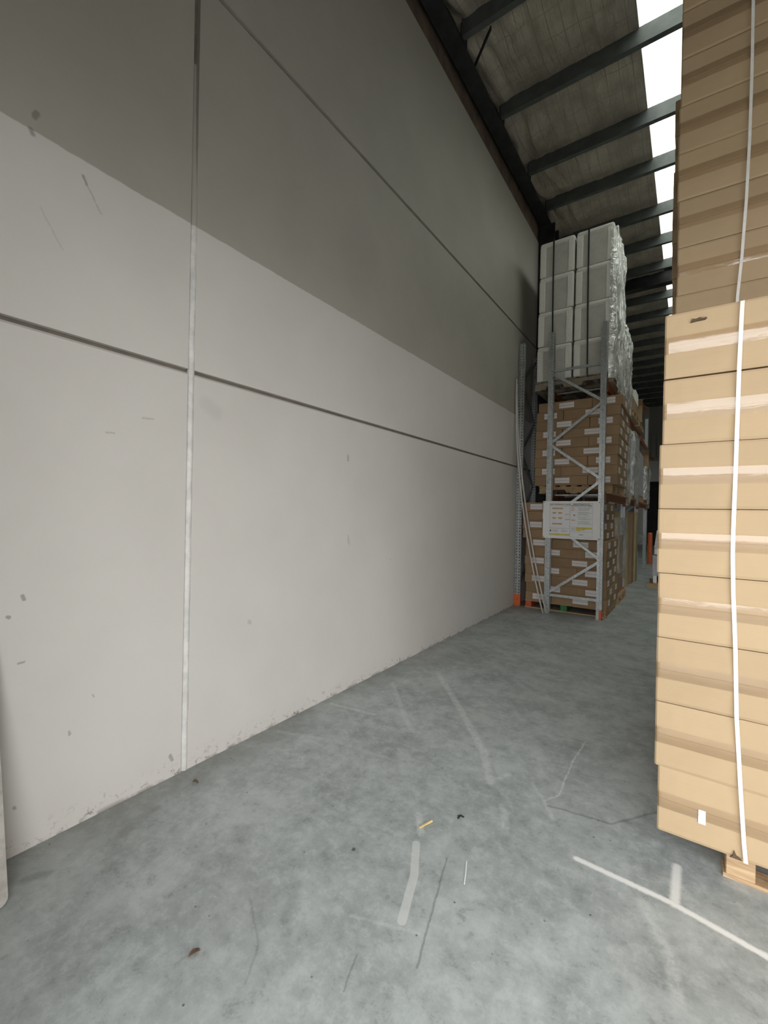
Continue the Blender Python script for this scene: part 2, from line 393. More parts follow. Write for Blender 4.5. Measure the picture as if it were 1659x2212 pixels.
# ------------------------------------------------------------------ camera
def set_camera():
    yaw, pitch, roll, h, f = 0.61371, -0.00197, 0.0196, 1.58, 935.7
    F = Vector((-math.sin(yaw)*math.cos(pitch), math.cos(yaw)*math.cos(pitch), math.sin(pitch)))
    R = Vector((math.cos(yaw), math.sin(yaw), 0)); U = R.cross(F)
    R2 = R*math.cos(roll) + U*math.sin(roll); U2 = U*math.cos(roll) - R*math.sin(roll)
    cam = bpy.data.cameras.new('camera'); cam.sensor_fit = 'HORIZONTAL'; cam.sensor_width = 36.0
    cam.lens = f/1659*36.0; cam.clip_start = 0.02; cam.clip_end = 200
    o = bpy.data.objects.new('camera', cam); C.objects.link(o)
    m = Matrix((R2, U2, -F)).transposed().to_4x4(); m.translation = (0, 0, h)
    o.matrix_world = m; SC.camera = o
set_camera()

# ------------------------------------------------------------------ room shell
WX = -2.45               # face of the left wall
YB = 28.0                # far wall
XR = 6.5                 # right wall
YF = -0.35               # inner face of the front wall with the roller-door opening
ZR = 7.30                # underside of roof sheeting
LINTEL, JL, JR = 3.35, -0.95, 5.8
bm = BM(); box(bm, -2.7, XR+.2, YF, YB+2.2, -0.2, 0.0); struct('floor', bm, M['floor'], 'grey sealed concrete warehouse floor with scuffs and white sprayed line', 'floor')
bm = BM(); box(bm, -30, 30, -40, YF, -0.2, -0.01); struct('ground', bm, M['ground'], 'concrete yard outside the roller door opening', 'ground')

# left wall: precast panels with chamfered edges and an open joint between them
bm = BM()
zj = [0.0, 2.394, 4.765, 6.80]; yj = [-0.5, 1.445, 12.4, YB]
for i in range(3):
    for k in range(3):
        box(bm, WX-.15, WX, yj[k]+(.018 if k else 0), yj[k+1]-.018, zj[i]+(.011 if i else 0), zj[i+1]-(.011 if i < 2 else 0))
        bm.verts.ensure_lookup_table(); vs = bm.verts[-8:]
        zt_ = zj[i+1]-(.011 if i < 2 else 0)
        es = [e for e in {e for v in vs for e in v.link_edges} if all(v.co.x > WX-.01 and abs(v.co.z-zt_) < 1e-4 for v in e.verts)]
        bmesh.ops.bevel(bm, geom=es, offset=0.014, segments=1, affect='EDGES')
wl = struct('wall_left', bm, M['wall'], 'precast concrete wall panels, off-white below and grey above', 'wall')
bm = BM(); box(bm, WX-.20, WX-.03, -.5, YB, 0.02, 6.78); obj('joint_backing', bm, M['backing'], wl)
bm = BM()
n = 110; rings = []
for i in range(n+1):
    z = 4.25*i/n
    rag = .0022*mnoise.noise(Vector((0, 3, z*6)))
    back = max(0, z-3.75)*.05
    back = min(.03, max(0, z-3.4)*.05)
    pr_ = [(-.0115, -.024), (-.0110, -.012), (-.008, -.005), (-.002, -.002), (.004, .003), (.011, .005), (.018, .003), (.023, -.001)]
    rings.append([bm.verts.new((WX + px + rag*.8 - back, 1.445 + py + rag, z)) for py, px in pr_])
for i in range(n):
    for k in range(7):
        f = bm.faces.new((rings[i][k], rings[i][k+1], rings[i+1][k+1], rings[i+1][k])); f.material_index = 0 if 4.25*i/n < 3.24 else 1
obj('sealant_bead', bm, [M['seal'], M['wall']], wl, smooth=True)
bm = BM(); box(bm, WX-.18, WX-.015, -.5, YB, 6.80, ZR+.3); struct('trim_1', bm, M['brown'], 'dark brown strip above the wall panels', 'trim')  # set-back dark brown strip between panel tops and roof
# other walls
bm = BM(); box(bm, XR, XR+.2, YF-.2, YB, 0, ZR+.6); struct('wall_right', bm, M['plainwall'], 'plain wall on the far right of the warehouse', 'wall')
bm = BM()
box(bm, -2.65, JL, YF-.2, YF, 0, ZR+.6); box(bm, JR, XR+.2, YF-.2, YF, 0, ZR+.6); box(bm, JL, JR, YF-.2, YF, LINTEL, ZR+.6)
struct('wall_front', bm, M['plainwall'], 'front wall around the roller door opening', 'wall')
bm = BM()
DL, DR, DZ = -1.9, 3.2, 3.5
box(bm, -2.65, DL, YB, YB+.2, 0, ZR+.8); box(bm, DR, XR+.2, YB, YB+.2, 0, ZR+.8); box(bm, DL, DR, YB, YB+.2, DZ, 4.62)
wb = struct('wall_back', bm, M['seal'], 'far end wall, pale band over a dark doorway', 'wall')
bm = BM(); box(bm, DL, DR, YB, YB+.2, 4.62, ZR+.8); obj('upper_wall', bm, M['plainwall'], wb)
bm = BM()
for k in range(35): box(bm, DL, DR, YB+.10, YB+.14, k*.1, k*.1+.092, .006)
dr = struct('door_1', bm, M['dark'], 'near-black slatted sheet standing in for the dark interior at the far end of the aisle', 'door')  # near-black slats put the darkness inside the far opening into their colour
bm = BM(); box(bm, DL, DR, YB+.14, YB+.17, 0, DZ); obj('door_backing', bm, M['dark'], dr)
for i, x in enumerate((-1.78, -1.52)):
    bm = BM(); tube(bm, [(x, YB-.03, 4.75), (x, YB-.03, 6.1)], .03, 10)
    tag(obj('wall_conduit', bm, M['steelpipe']), ['pale vertical conduit on the far end wall, left of two', 'pale vertical conduit on the far end wall, right of two'][i], 'pipe', 'conduits on the far wall')

# ------------------------------------------------------------------ roof
def zpb(y): return 7.085 + 0.02*(y-6.0)           # underside of purlins
PD = 0.20
def zroof(y): return zpb(y) + PD
PURL = [-.2, .95, 2.15, 3.38, 4.60, 5.86, 7.12, 8.17, 9.46, 10.55, 11.66]
y = 13.35
while y < YB-.3: PURL.append(y); y += 1.18
SX0, SX1 = -0.575, 1.1
# insulation blanket sagging between purlins, wrinkled near the rafter
def blanket(x0, x1, nx, ny, amp, yy0=YF-.2, yy1=YB+.2):
    bm = BM(); rows = []
    for j in range(ny+1):
        y = yy0 + (yy1-yy0)*j/ny
        a = max([p for p in PURL if p <= y], default=-1.4); b = min([p for p in PURL if p > y], default=YB+.6)
        s = max(0.0, min(1.0, (y-a)/(b-a)))
        row = []
        for i in range(nx+1):
            u = i/nx; x = x0 + (x1-x0)*u
            sag = 0.075*math.sin(PI*s)**0.8
            near = max(0, 1-(x+2.45)/0.95)
            w = mnoise.noise(Vector((x*7.5 + 1.2*math.sin(y*2), y*1.1, 3.1)))*(0.030 + 0.085*near) + mnoise.noise(Vector((x*18, y*4, 9.7)))*0.010
            fold = abs(mnoise.noise(Vector((x*11 - y*2.0, y*0.6, 5.5))))*0.09*near
            z = zroof(y) - 0.004 - (sag + (w+fold)*amp)*(math.sin(PI*s)**0.5 if 0 < s < 1 else 0)
            row.append(bm.verts.new((x, y, z)))
        rows.append(row)
    for j in range(ny):
        for i in range(nx): bm.faces.new((rows[j][i], rows[j][i+1], rows[j+1][i+1], rows[j+1][i]))
    return bm
cl = struct('ceiling', blanket(-2.64, SX0, 46, 560, 1.0), M['foil'], 'foil faced roof insulation sagging between purlins', 'ceiling', smooth=True)
obj('insulation_blanket', blanket(SX1, XR+.2, 16, 110, .4), M['foil'], cl, smooth=True)
obj('insulation_blanket', blanket(SX0-.02, SX1+.02, 8, 60, .4, 18.98), M['foil'], cl, smooth=True)
obj('insulation_blanket', blanket(SX0-.02, SX1+.02, 14, 60, .6, YF-.2, 4.57), M['foil'], cl, smooth=True)
bm = BM()
for x0, x1 in ((-2.7, SX0), (SX1, XR+.2)):
    v = [bm.verts.new(p) for p in ((x0, YF-.2, zroof(YF)+.10), (x1, YF-.2, zroof(YF)+.10), (x1, YB+.2, zroof(YB)+.10), (x0, YB+.2, zroof(YB)+.10))]
    bm.faces.new(v)
    for xe in ((x0, x1)):
        e = [bm.verts.new(p) for p in ((xe, YF-.2, zroof(YF)), (xe, YF-.2, zroof(YF)+.10), (xe, YB+.2, zroof(YB)+.10), (xe, YB+.2, zroof(YB)))]
        bm.faces.new(e)
box(bm, SX0-.05, SX1+.05, 18.98, YB+.2, zroof(YB)+.06, zroof(YB)+.11); box(bm, SX0-.05, SX1+.05, YF-.2, 4.57, zroof(4.6)+.03, zroof(YB)+.11); box(bm, SX0, SX1, 4.55, 4.57, zroof(4.5)-.03, zroof(YB)+.11); box(bm, SX0, SX1, 18.98, 19.0, zroof(19)-.02, zroof(YB)+.11)
obj('roof_sheet', bm, M['foil'], cl)
# skylight: long ribbed translucent strip
bm = BM(); prof = []
x = SX0-.06
while x < SX1+.08:
    prof += [(x, 0), (x+.11, 0), (x+.128, .028), (x+.172, .028)]; x += .19
ny = 24; rows = []; SYE = 19.0; SYS = 4.55
for j in range(ny+1):
    y = SYS + (SYE-SYS)*j/ny
    rows.append([bm.verts.new((px, y, zroof(y)+.045+pz)) for px, pz in prof])
for j in range(ny):
    for i in range(len(prof)-1): bm.faces.new((rows[j][i], rows[j][i+1], rows[j+1][i+1], rows[j+1][i]))
struct('window_1', bm, M['skylight'], 'long white translucent skylight strip in the roof', 'skylight')
# purlins: lipped channels along X
def purlin_poly(y):
    z0 = zpb(y); t = .003; d = PD; w = .07
    return [(y, z0), (y-w, z0), (y-w, z0+.02), (y-w+t, z0+.02), (y-w+t, z0+t), (y-t, z0+t), (y-t, z0+d-t), (y-w+t, z0+d-t), (y-w+t, z0+d-.02), (y-w, z0+d-.02), (y-w, z0+d), (y, z0+d)]
# web sits on the near (-Y) side
for i, y in enumerate(PURL):
    bm = BM(); poly = [(2*y-.035*2-p[0]+.0, p[1]) for p in purlin_poly(y)]
    prism(bm, poly, 'x', -2.235, XR)
    ords = ['first', 'second', 'third', 'fourth', 'fifth', 'sixth', 'seventh', 'eighth', 'ninth', 'tenth', 'eleventh', 'twelfth', 'thirteenth', 'fourteenth', 'fifteenth', 'sixteenth']
    lab = f'galvanised roof purlin, {ords[i]} from the door opening' if i < 11 else f'galvanised roof purlin, {ords[i-11]} beyond the dark transverse beam'
    struct('roof_purlin', bm, M['purlin'], lab, 'purlin', group='roof purlins')
# rafter along the wall, transverse beam, column
def ibeam(bm, y0, y1, x, w, d, tf=.02, tw=.015, zf=zpb):
    for xa, xb, za, zb in ((x-w/2, x+w/2, 0, tf), (x-w/2, x+w/2, d-tf, d), (x-tw/2, x+tw/2, tf, d-tf)):
        vs = []
        for yy in (y0, y1):
            vs.append([bm.verts.new((px, yy, zf(yy)-.0+pz)) for px, pz in ((xa, za), (xb, za), (xb, zb), (xa, zb))])
        for k in range(4): bm.faces.new((vs[0][k], vs[0][(k+1) % 4], vs[1][(k+1) % 4], vs[1][k]))
        bm.faces.new(list(reversed(vs[0]))); bm.faces.new(vs[1])
    bmesh.ops.recalc_face_normals(bm, faces=bm.faces)
bm = BM(); ibeam(bm, YF, YB, -2.32, .19, .30, zf=lambda y: zpb(y)-.06)
for yy in PURL: box(bm, -2.25, -2.24, yy-.06, yy+.10, zpb(yy)+.0, zpb(yy)+.17)
struct('roof_rafter', bm, M['darksteel'], 'dark steel rafter running along the top of the left wall', 'rafter')
bm = BM(); z = zpb(12.2)
box(bm, -2.2, XR, 11.98, 12.18, z-.16, z-.14); box(bm, -2.2, XR, 11.98, 12.18, z+.17, z+.19); box(bm, -2.2, XR, 12.07, 12.09, z-.14, z+.17)
struct('roof_beam', bm, M['darksteel'], 'dark transverse steel roof beam crossing under the skylight', 'beam')
bm = BM()
for xa, xb, ya, yb in ((WX+.005, -2.15, 8.44, 8.455), (WX+.005, -2.15, 8.72, 8.735), (-2.31, -2.295, 8.455, 8.72)): box(bm, xa, xb, ya, yb, 0, zpb(8.5)-.065)
box(bm, WX+.002, -2.13, 8.42, 8.755, 0, .02)
struct('wall_column', bm, M['darksteel'], 'dark steel column against the left wall behind the rack', 'column')
bm = BM(); bar(bm, (-2.24, 4.93, 7.085-.02), (-1.93, 4.66, 7.085), .05, .012, (0, 1, 0)); struct('fly_brace', bm, M['darksteel'], 'short dark diagonal brace from rafter to purlin', 'brace')

# ------------------------------------------------------------------ pallets
def make_pallet(name_label, L=1.165, W=1.165, H=.13, mats=None, notched=False, wood='wood', loc=(0, 0, 0), rotz=0, group='wooden pallets'):
    """three bearers along local Y, boards along local X; origin at bottom centre"""
    t = thing('pallet', name_label, 'pallet', loc, rotz, group)
    mats = mats or [wood, wood, wood]
    tb = .018
    for k, xx in enumerate((-W/2+.06, 0, W/2-.06)):
        bm = BM(); w = .05
        if notched:
            z0, z1 = tb, H-tb; h = (z1-z0)
            poly = [(-L/2, z0), (-L*.36, z0), (-L*.34, z0+h*.5), (-L*.13, z0+h*.5), (-L*.11, z0), (L*.11, z0), (L*.13, z0+h*.5), (L*.34, z0+h*.5), (L*.36, z0), (L/2, z0), (L/2, z1), (-L/2, z1)]
            prism(bm, poly, 'x', xx-w/2, xx+w/2)
        else: box(bm, xx-w, xx+w, -L/2, L/2, tb, H-tb, .003)
        o = obj('bearer', bm, M[mats[k]], t)
        if mats[k] != wood: o['label'] = {'redorange': 'orange painted bearer', 'green': 'green painted bearer'}.get(mats[k], 'bearer')
    for k in range(7):
        bm = BM(); y = -L/2 + .05 + (L-.1)*k/6; box(bm, -W/2, W/2, y-.05, y+.05, H-tb, H, .002); obj('deck_board', bm, M[wood], t)
    for k in range(3):
        bm = BM(); y = -L/2 + .05 + (L-.1)*k/2; box(bm, -W/2, W/2, y-.05, y+.05, 0, tb, .002); obj('bottom_board', bm, M[wood], t)
    return t

# ------------------------------------------------------------------ big cartons beside the camera
LH = 0.2935
def big_carton(W, D, H, seed, sticker=False, tear=False, notch=False):
    """origin bottom front-left corner; flaps meet at mid height on the front, taped"""
    rnd = random.Random(seed); e = .0025
    bm = BM()
    ncol = 14; rows = [0.0, .012, .08, H/2-.004, H/2, H/2+.004, H-.08, H-.012, H-.002]
    grid = []
    def yf(u, z):
        edge = min(u*W, (1-u)*W)
        bulge = -.006*math.sin(PI*min(1, z/H))*min(1, edge/.1)
        slit = .003 if abs(z-H/2) < .002 else 0
        corner = .006 if edge < .004 else 0
        lip = .004 if (z < .003 or z > H-.004) else 0
        return bulge + slit + corner + lip + .003*mnoise.noise(Vector((u*3+seed, z*5, seed*.7)))
    us = [0, .006, .02, .06] + [.06+.88*k/ncol for k in range(1, ncol)] + [.94, .98, .994, 1]
    for z in rows: grid.append([bm.verts.new((u*W, yf(u, z), z)) for u in us])
    for j in range(len(rows)-1):
        for i in range(len(us)-1): bm.faces.new((grid[j][i], grid[j][i+1], grid[j+1][i+1], grid[j+1][i]))
    # remaining five sides
    bk = [[bm.verts.new((x, D, z)) for x in (0, W)] for z in rows]
    for j in range(len(rows)-1):
        bm.faces.new((bk[j][1], bk[j][0], bk[j+1][0], bk[j+1][1]))
        bm.faces.new((bk[j][0], grid[j][0], grid[j+1][0], bk[j+1][0]))
        bm.faces.new((grid[j][-1], bk[j][1], bk[j+1][1], grid[j+1][-1]))
    bm.faces.new(list(reversed(grid[0])) + [bk[0][0], bk[0][1]])
    bm.faces.new(grid[-1] + [bk[-1][1], bk[-1][0]])
    o = obj('carton', bm, M['bigcard'])
    # tape: slightly proud, the two halves tilted about the slit
    bm = BM(); nx = 60; th = .075
    prof = [(-.036, .0020), (-.017, -.0012), (0, -.0040), (.018, -.0034), (.036, -.0022)]
    R = []
    for i in range(nx+1):
        u = .0 + i/nx
        R.append([bm.verts.new((u*W, -.0100 + dy + .0009*mnoise.noise(Vector((u*9+seed*3, dz*30, seed))), H/2+dz + .003*mnoise.noise(Vector((u*2, seed, 4))))) for dz, dy in prof])
    for i in range(nx):
        for k in range(4): bm.faces.new((R[i][k], R[i+1][k], R[i+1][k+1], R[i][k+1]))
    S = [bm.verts.new((-.0012, .07+.012*mnoise.noise(Vector((k, seed, 0))), H/2+prof[k][0])) for k in range(5)]
    for k in range(4): bm.faces.new((S[k], R[0][k], R[0][k+1], S[k+1]))
    tp = obj('tape', bm, M['tape'], o, smooth=True); tp['label'] = 'clear packing tape over the flap seam'
    if sticker:
        bm = BM(); box(bm, .152, .178, -.011, -.0085, .098, .158); s = obj('sticker', bm, M['white'], o); s['label'] = 'small blank white sticker'
    if tear:
        bm = BM(); pts = [(.095, H-.058), (.103, H-.040), (.115, H-.046), (.127, H-.043), (.142, H-.049), (.150, H-.046), (.155, H-.050), (.148, H-.056), (.12, H-.056)]
        prism(bm, pts, 'y', -.0115, -.004); s = obj('tear', bm, M['tear'], o); s['label'] = 'ragged dark hole torn in the board'
        bm = BM(); prism(bm, [(.100, H-.044), (.112, H-.034), (.132, H-.040), (.146, H-.046), (.127, H-.043), (.115, H-.047)], 'y', -.015, -.011); obj('torn_flap', bm, M['bigcard'], o)
    if notch:
        bm = BM(); prism(bm, [(.262, .001), (.271, .010), (.276, .032), (.283, .014), (.302, .001)], 'y', -.009, -.002)
        s = obj('tear', bm, M['tear'], o); s['label'] = 'dark tear in the bottom edge'
    return o
WB, DB = 1.14, 0.88
FRONT_Y = 2.352
dx = [-.097, -.111, -.112, -.111, -.117, -.116, -.1065, -.105]
for k in range(8):
    c = big_carton(WB, DB, LH-.001, k+1, sticker=(k == 0), tear=(k == 7), notch=(k == 0))
    c.location = (dx[k], FRONT_Y + (.004 if k in (0, 6) else .0) + (.006 if k == 7 else 0), .15 + LH*k + (.005 if k == 7 else 0))
    what = {0: 'bottom tan carton of the near stack with a small white sticker', 7: 'top tan carton of the near stack with a torn hole'}.get(
        k, f'tan taped carton, {ORD[k]} layer from the bottom of the near stack')
    tag(c, what, 'carton', 'tan cartons of the near stack')
make_pallet('pine pallet under the near stack of tan cartons', .84, 1.04, .15, None, False, 'wood', (.158+.51, FRONT_Y+.085+.42, 0), 0)
# white strap round the near stack
def strap(name, lab, mat, front, W, yb, ztop, zbot, group=None, wdir=(1, 0, 0)):
    pts = []; nd = []
    for x, y, z in front: pts.append((x, y, z)); nd.append((0, -1, 0))
    x1, y1, z1 = front[-1]
    pts += [(x1, y1+.02, ztop), (x1, yb-.01, ztop), (x1, yb+.004, ztop-.02), (x1, yb+.004, zbot+.02)]
    nd += [(0, -.4, 1), (0, .3, 1), (0, 1, .3), (0, 1, 0)]
    bm = BM(); ribbon(bm, pts, wdir, W, .0015, nd)
    return tag(obj(name, bm, mat), lab, 'strap', group)
sy = FRONT_Y-.0125
front = [(.219, sy+.06, .146), (.217, sy+.006, .149), (.209, sy, .233), (.194, sy, .458), (.177, sy, .743), (.168, sy, 1.033), (.158, sy-.001, 1.25), (.153, sy-.001, 1.42), (.153, sy, 1.52), (.157, sy, 1.812), (.161, sy, 2.202), (.166, sy, 2.44), (.168, sy+.004, 2.492)]
strap('strap', 'white strap tied round the near stack of tan cartons', M['whitestrap'], front, .0145, FRONT_Y+DB, .15+LH*8+.002, .13, 'white straps on the tan cartons')

def rear_stack(X0, Y0, rot, tagname, tiers=((8, 0.0), (8, None)), seed0=20):
    LHr = .296; z = 0
    ca, sa = math.cos(rot), math.sin(rot)
    for ti in range(2):
        pl = make_pallet(f'pine pallet under the {["lower","upper"][ti]} tier of the {tagname} stack of tan cartons', .90, 1.04, .15, None, False, 'wood',
                         (X0+.55*ca-.45*sa, Y0+.55*sa+.45*ca, z), rot)
        z += .15
        for k in range(8):
            c = big_carton(WB, DB, LHr-.001, seed0+ti*8+k)
            r = random.Random(seed0+ti*8+k)
            c.location = (X0 + r.uniform(-.006, .006), Y0 + r.uniform(0, .006), z); c.rotation_euler = (0, 0, rot)
            tag(c, f'tan taped carton, {ORD[k]} layer of the {["lower","upper"][ti]} tier in the {tagname} tall stack', 'carton', f'tan cartons of the {tagname} tall stack')
            z += LHr
    return z
zt = rear_stack(-.088, 3.262, math.radians(1.5), 'middle')
sy = 3.246
front = [(.205, sy+.004, .18), (.205, sy, 2.3), (.209, sy, 2.87), (.225, sy, 3.10), (.24, sy, 3.43), (.249, sy, 3.78), (.253, sy, 4.18), (.252, sy, 4.57), (.252, sy, zt-.002)]
strap('strap', 'white strap tied round the middle tall stack behind the near cartons', M['whitestrap'], front, .0145, 3.262+DB+.012, zt+.002, .18, 'white straps on the tan cartons')
rear_stack(-.150, 4.30, math.radians(-.5), 'rearmost', seed0=60)

# ------------------------------------------------------------------ pallet rack
def post_mesh(H=4.5, pitch=.05):
    """lipped channel, perforated face on y=0 looking to -Y, width along X"""
    bm = BM()
    half = [(-.030, .078, 's'), (-.046, .078, 's'), (-.046, .060, 'h'), (-.046, .050, 's'), (-.046, .038, 's'), (-.040, .033, 's'), (-.040, .020, 's'), (-.046, .015, 's'), (-.046, 0, 's'),
            (-.032, 0, 'S'), (-.018, 0, 's')]
    pr = half + [(.018, 0, 'S'), (.032, 0, 's'), (.046, 0, 's'), (.046, .015, 's'), (.040, .020, 's'), (.040, .033, 's'), (.046, .038, 's'), (.046, .050, 'h'), (.046, .060, 's'), (.046, .078, 's'), (.030, .078, 's')]
    zs = [0.0]; kinds = []
    z = 0.0
    while z < H-1e-6:
        for dz, kd in ((.018, 'a'), (.012, 'b'), (.012, 'c'), (.008, 'd')):
            zs.append(min(H, z+dz)); z += dz; kinds.append(kd)
    vv = []
    for z in zs:
        vv.append([bm.verts.new((p[0], p[1], z + (0))) for p in pr])
    for j in range(len(zs)-1):
        for i in range(len(pr)-1):
            k = pr[i][2]
            if k == 'S' and kinds[j] in 'bc': continue
            if k == 'h' and kinds[j] == 'b': continue
            bm.faces.new((vv[j][i], vv[j][i+1], vv[j+1][i+1], vv[j+1][i]))
    bmesh.ops.delete(bm, geom=[v for v in bm.verts if not v.link_faces], context='VERTS')
    me = bpy.data.meshes.new('post'); bm.to_mesh(me); bm.free(); me.materials.append(M['galv'])
    return me
POST = post_mesh()
def add_post(parent, x, y, rot, mat=None):
    o = bpy.data.objects.new('post', POST); o.location = (x, y, 0); o.rotation_euler = (0, 0, rot)
    md = o.modifiers.new('sheet', 'SOLIDIFY'); md.thickness = .002
    return link(o, parent)
def c_brace(parent, a, b, side=(0, 1, 0)):
    bm = BM(); a = Vector(a); b = Vector(b)
    bar(bm, a, b, .003, .040, (0, 0, 1) if abs((b-a).normalized().z) < .9 else (1, 0, 0))
    d = (b-a).normalized(); u = Vector(side).cross(d).normalized()
    for s in (1, -1): bar(bm, a+u*s*.019+Vector(side)*.012, b+u*s*.019+Vector(side)*.012, .003, .025, side)
    return obj('brace', bm, M['galv'], parent)
def upright_frame(y, label, full=True, feet=True):
    t = thing('rack_upright_frame', label, 'rack frame', (-1.47, y, 0), 0, 'upright frames of the pallet rack')
    # right post: perforated face looks to +X ; left post: to -X
    add_post(t, .42, 0, PI/2); add_post(t, -.42, 0, -PI/2)
    xa, xb = -.36, .36; yy = -.02
    zb = [.30, .885, 1.49, 2.11, 2.70, 3.30, 3.85]
    c_brace(t, (xa, yy, .29), (xb, yy, .29))
    for i in range(6):
        a, b = (xa, xb) if i % 2 == 0 else (xb, xa)
        c_brace(t, (a, yy, zb[i]+.03), (b, yy, zb[i+1]-.015))
    c_brace(t, (xa, yy, 3.88), (xb, yy, 3.88))
    for s in (-1, 1):
        bm = BM(); box(bm, s*.38-.05, s*.38+.05, -.052, .052, 0, .004); obj('base_plate', bm, M['galv'], t)
    if feet:
        bm = BM()
        box(bm, .385, .425, -.054, -.048, .006, .15); box(bm, .421, .427, -.054, .054, .006, .15); box(bm, .385, .425, .048, .054, .006, .15)
        f = obj('foot_guard', bm, M['orange'], t); f['label'] = 'orange foot guard on the aisle side post'
        for z in (.04, .12):
            bm = BM(); tube(bm, [(.427, -.02, z), (.436, -.02, z)], .008, 8); obj('bolt', bm, M['galv'], t)
    return t
upright_frame(7.25, 'galvanised rack upright frame at the near end, carrying the white sign')
upright_frame(9.90, 'galvanised rack upright frame behind the two loads of labelled cartons')
upright_frame(12.55, 'galvanised rack upright frame hidden among the tall cartons', feet=False)
upright_frame(15.2, 'galvanised rack upright frame farthest down the dark aisle', feet=False)
# beams, each hooks on between two frames
BZ = [1.92, 3.615]
ys = [7.25, 9.90, 12.55, 15.2]
for b in range(3):
    for lv, z in enumerate(BZ):
        for s, x in ((0, -1.065), (1, -1.875)):
            bm = BM(); y0, y1 = ys[b]+.05, ys[b+1]-.05
            sx = 1 if s == 0 else -1
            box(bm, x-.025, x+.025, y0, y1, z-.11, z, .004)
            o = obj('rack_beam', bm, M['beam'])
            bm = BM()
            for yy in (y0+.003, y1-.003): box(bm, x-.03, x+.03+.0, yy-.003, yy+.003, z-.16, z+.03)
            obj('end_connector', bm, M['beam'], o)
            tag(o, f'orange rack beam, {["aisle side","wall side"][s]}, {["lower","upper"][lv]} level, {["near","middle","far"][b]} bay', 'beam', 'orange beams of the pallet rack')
for i, (y, z) in enumerate(((7.62, BZ[0]), (8.3, BZ[0]), (7.62, BZ[1]), (8.3, BZ[1]))):
    bm = BM(); box(bm, -1.85, -1.09, y-.02, y+.02, z-.028, z-.002, .003)
    tag(obj('pallet_support_bar', bm, M['galv']), f'galvanised support bar under the {["labelled cartons","labelled cartons","white foam boxes","white foam boxes"][i]}, {["front","rear"][i%2]} one', 'bar', 'pallet support bars')

